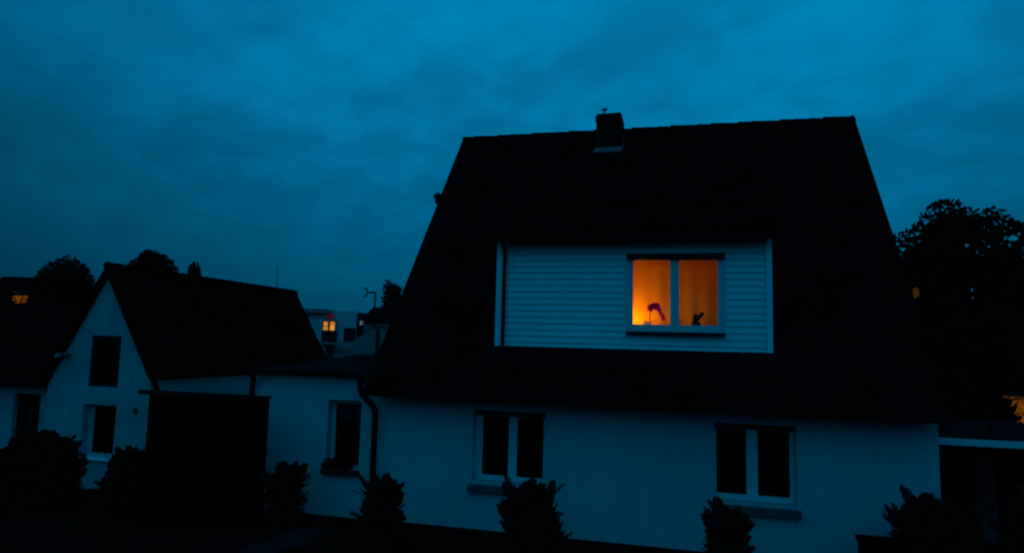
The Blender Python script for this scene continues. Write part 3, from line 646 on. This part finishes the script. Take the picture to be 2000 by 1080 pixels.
tree('broadleaf_tree', 'big round broadleaf tree rising behind the right roof edge', (11.6, 19.5, 0), 9.5, (11.25, 18.6, 6.15, 3.15, 2.6, 3.75), core=.93, n=30000, size=.155, seed=5, lobes=16, gaps=GAPS)
tree('broadleaf_tree', 'dark tree cut by the right picture edge beside big round tree', (16.5, 19, 0), 9, (16.4, 19.2, 5.4, 3.0, 2.6, 3.9), n=16000, size=.17, core=.9, seed=9, lobes=12)
tree('broadleaf_tree', 'dark dense tree between the big round tree and carport roof', (9.6, 12.5, 0), 5, (9.8, 12.8, 3.2, 2.4, 2.0, 2.2), n=9000, size=.16, seed=14, lobes=9)
tree('dome_tree', 'far dome shaped tree left of the cottage gable', (-49.5, 31.7, 2), 9, (-49.5, 31.7, 6.7, 2.45, 2.2, 2.95), core=.98, n=17000, size=.17, seed=21, lobes=9, group='trees behind the cottage')
tree('dome_tree', 'far dome shaped tree standing above the cottage roof ridge', (-38.6, 29.3, 1), 9, (-38.6, 29.3, 7.3, 2.0, 1.9, 2.55), core=.98, n=17000, size=.16, seed=22, lobes=9, group='trees behind the cottage')
tree('pointed_tree', 'small pointed treetop right of dome tree above cottage ridge', (-35.7, 30.2, 1), 9, (-35.6, 30.2, 7.5, .62, .6, 1.95), n=900, size=.24, seed=23, lobes=7, group='trees behind the cottage')
tree('broadleaf_tree', 'pale loose tree beside left slope of the large house roof', (-16.8, 24.8, 0), 7, (-16.75, 24.8, 5.5, .95, .9, 1.7), leaf='leaf3', n=2600, size=.12, seed=27, lobes=8)
for i, (x, y, z, r) in enumerate([(-78, 40, 5.2, 4.5), (-70, 41, 5.4, 4.0), (-63, 39, 5.6, 3.6), (-57, 36, 5.0, 3.0), (-46, 36, 5.0, 3.2), (-52, 30, 4.4, 3.0)]):
    tree('hedgerow_tree', ['low dark tree in far treeline at left picture edge', 'low dark tree beside the far orange lit window', 'low dark tree right of far orange lit window', 'small dark tree left of the far dome tree', 'dark tree between the two far dome trees', 'low dark tree in front of far dome tree'][i],
         (x, y, ground_z(x, y)-.3), 6, (x, y, z, r*1.35, r, 2.9), n=2200, size=.42, seed=100+i, lobes=7, group='far treeline on the left')

# ------------------------------------------------------------------ far houses
def far_villa():
    h = thing('far_villa', 'far white flat roofed house with bright orange and pale lit windows', 'house', (-24, 30, 0)); d = Vector((.969, .245, 0)); nn = Vector((-.245, .969, 0))
    O = Vector((-27.5, 27.7, 0)); P = lambda a, b, z: O+d*a+nn*b+Vector((0, 0, z))
    w = MB(); w.prism([P(0,0,-1), P(4.2,0,-1), P(4.2,5,-1), P(0,5,-1)], (0, 0, 6.15)); w.prism([P(4.75,.3,-1), P(6.15,.3,-1), P(6.15,5,-1), P(4.75,5,-1)], (0, 0, 6.4)); w.prism([P(4.2,.9,-1), P(4.75,.9,-1), P(4.75,5,-1), P(4.2,5,-1)], (0, 0, 6.35)); w.build('wall', 'farwall', h)
    r = MB(); r.prism([P(-.3,-.4,5.2), P(4.25,-.4,5.2), P(4.25,5.2,5.2), P(-.3,5.2,5.2)], (0, 0, .28)); r.build('roof', 'farwall2', h)
    for a, b, z0, z1, m in ((4.00, 4.33, 4.05, 4.30, 'warm'), (4.02, 4.32, 4.36, 4.62, 'warm'), (4.46, 4.78, 4.05, 4.64, 'warm')):
        f = MB().prism([P(a-.06,-.06,z0-.06), P(b+.06,-.06,z0-.06), P(b+.06,-.06,z1+.06), P(a-.06,-.06,z1+.06)], tuple(nn*.05)).build('window', 'darktrim', h)
        MB().prism([P(a,-.075,z0), P(b,-.075,z0), P(b,-.075,z1), P(a,-.075,z1)], tuple(nn*.012)).build('pane', m, f)
    MB().prism([P(3.9,-.04,3.2), P(4.9,-.04,3.2), P(4.9,-.04,3.99), P(3.9,-.04,3.99)], tuple(nn*.3)).build('bay_base', 'darktrim', h)
    MB().prism([P(4.22,-.06,4.86), P(4.70,-.06,4.86), P(4.70,-.06,5.14), P(4.22,-.06,5.14)], tuple(nn*.05)).build('lit_red_blind', 'dimred', h)
    MB().prism([P(3.9,-1.2,3.1), P(7.2,-1.2,3.1), P(7.2,-.05,3.1), P(3.9,-.05,3.1)], (0, 0, .14)).build('terrace', 'farwall2', h)
    MB().prism([P(6.16,.5,-1), P(6.95,.5,-1), P(6.95,5,-1), P(6.16,5,-1)], (0, 0, 6.3)).build('side_block', 'darktrim', h)
    MB().prism([P(5.35,.27,3.3), P(6.14,.27,3.3), P(6.14,.27,4.25), P(5.35,.27,4.25)], tuple(nn*.028)).build('dark_panel', 'darktrim', h)  # plain dark panel on the tower wall
    f = MB().prism([P(6.34,.44,4.42), P(6.86,.44,4.42), P(6.86,.44,4.98), P(6.34,.44,4.98)], tuple(nn*.05)).build('window', 'darktrim', h)
    MB().prism([P(6.62,.425,4.55), P(6.80,.425,4.55), P(6.80,.425,4.93), P(6.62,.425,4.93)], tuple(nn*.012)).build('pane', 'pale', f)
    MB().prism([P(6.38,.425,4.48), P(6.54,.425,4.48), P(6.54,.425,4.76), P(6.38,.425,4.76)], tuple(nn*.012)).build('pane', 'pale', f)
far_villa()
def far_dark_house():
    h = thing('far_dark_house', 'far dark low roofed house behind the antenna mast', 'house', (-15.5, 19.5, 0)); d = Vector((.969, .245, 0)); nn = Vector((-.245, .969, 0))
    O = Vector((-14.15, 15.9, 0)); P = lambda a, b, z: O+d*a+nn*b+Vector((0, 0, z))
    w = MB(); w.prism([P(0,0,-.5), P(4.2,0,-.5), P(4.2,5,-.5), P(0,5,-.5)], (0, 0, 4.8)); w.build('wall', 'farwall2', h)
    r = MB(); r.prism([P(-.12,-.2,4.32), P(-.12,5.3,4.32), P(-.12,2.5,5.10)], tuple(d*4.5)); r.build('roof', 'oldtile', h)
far_dark_house()
def pale_gable():
    h = thing('pale_outbuilding', 'pale grey outbuilding with steep gable behind the wing roof', 'outbuilding', (-12.6, 15.2, 0)); d = Vector((.969, .245, 0)); nn = Vector((-.245, .969, 0))
    O = Vector((-13.45, 13.6, 0)); P = lambda a, b, z: O+d*a+nn*b+Vector((0, 0, z))
    w = MB(); w.prism([P(0,0,-.5), P(2.6,0,-.5), P(2.6,0,3.4), P(1.7,0,3.95), P(.85,0,3.95), P(0,0,3.4)], tuple(nn*4)); w.build('wall', 'farwall2', h)
    r = MB(); r.prism([P(-.08,.1,3.41), P(.83,.1,4.0), P(.88,.1,3.955), P(0,.1,3.36)], tuple(nn*3.95)); r.prism([P(.83,.1,4.01), P(1.75,.1,4.01), P(1.75,.1,3.952), P(.83,.1,3.952)], tuple(nn*3.95)); r.build('roof', 'oldtile', h)
    MB().prism([P(.98,-.04,1.2), P(1.14,-.04,1.2), P(1.14,-.04,3.94), P(.98,-.04,3.94)], tuple(nn*.035)).build('downpipe', 'darktrim', h)
pale_gable()
def aerial():
    h = thing('roof_antenna', 'dark mast with bent aerial above the pale outbuilding', 'antenna', (-13.0, 14.6, 4.0))
    m = MB(); m.tube([(-13.0, 14.6, 3.95), (-13.0, 14.6, 5.58)], .045, 8); m.tube([(-13.0, 14.6, 5.55), (-13.28, 14.53, 5.52)], .04, 8); m.build('mast', 'zinc', h)
    a = MB(); a.tube([(-13.42, 14.5, 5.72), (-13.32, 14.52, 5.55), (-13.40, 14.5, 5.35)], .035, 6); a.tube([(-13.50, 14.48, 5.74), (-13.36, 14.52, 5.70)], .03, 6); a.tube([(-13.50, 14.48, 5.34), (-13.36, 14.52, 5.37)], .025, 6); a.build('aerial', 'zinc', h)
aerial()
def far_mast():
    h = thing('radio_mast', 'thin faint radio mast on the horizon beyond cottage roof', 'mast', (-71, 93.2, 0))
    m = MB(); m.tube([(-71.06, 93.2, 0), (-71.06, 93.2, 16.4)], [.13, .07], 8); m.build('pole', 'farwall2', h)  # pale grey pole: distance haze is put into its colour
    c = MB(); c.box(-71.5, -70.6, 93.1, 93.3, 11.6, 11.8); c.build('crossbar', 'farwall2', h)
far_mast()
def small_lit_house(label, O, w, hgt, wins, mt, ang, wallm='darktrim'):
    h = thing('far_lit_house', label, 'house', O); d = Vector((math.cos(ang), math.sin(ang), 0)); nn = Vector((-math.sin(ang), math.cos(ang), 0)); O = Vector(O)
    P = lambda a, b, z: O+d*a+nn*b+Vector((0, 0, z))
    MB().prism([P(0,0,-1), P(w,0,-1), P(w,4,-1), P(0,4,-1)], (0, 0, hgt+1)).build('wall', wallm, h)
    MB().prism([P(-.3,-.3,hgt), P(-.3,4.3,hgt), P(-.3,2,hgt+1.3)], tuple(d*(w+.6))).build('roof', 'oldtile', h)
    for a, b, z0, z1, m in wins:
        f = MB().prism([P(a-.07,-.06,z0-.07), P(b+.07,-.06,z0-.07), P(b+.07,-.06,z1+.07), P(a-.07,-.06,z1+.07)], tuple(nn*.05)).build('window', 'darktrim', h)
        MB().prism([P(a,-.075,z0), P(b,-.075,z0), P(b,-.075,z1), P(a,-.075,z1)], tuple(nn*.012)).build('pane', m, f)
small_lit_house('far house with dim orange lit window in the left treeline', (-74.2, 44.6, 4.5), 6, 3.8, [(2.0, 4.0, 1.95, 2.85, 'warmred'), (1.8, 2.8, 3.2, 3.5, 'warmdim')], None, .3)
small_lit_house('dark house with dim yellow window seen through right tree', (10.8, 25.6, 0), 3.2, 7.2, [(.75, 1.25, 5.95, 6.85, 'warmdim')], None, -.2)
small_lit_house('dark house with wide orange lit window behind the carport', (10.2, 15.4, 0), 5.0, 2.7, [(.9, 3.6, 1.15, 2.05, 'warmred')], None, .0)
conifer_shrub('small dark bush in front of the orange lit window behind carport', (11.95, 14.7, 0), 1.72, .40, 83, 80, group='bushes behind the carport')
conifer_shrub('dark bush left of the orange lit window behind carport', (10.75, 14.6, 0), 2.15, .60, 84, 120, group='bushes behind the carport')
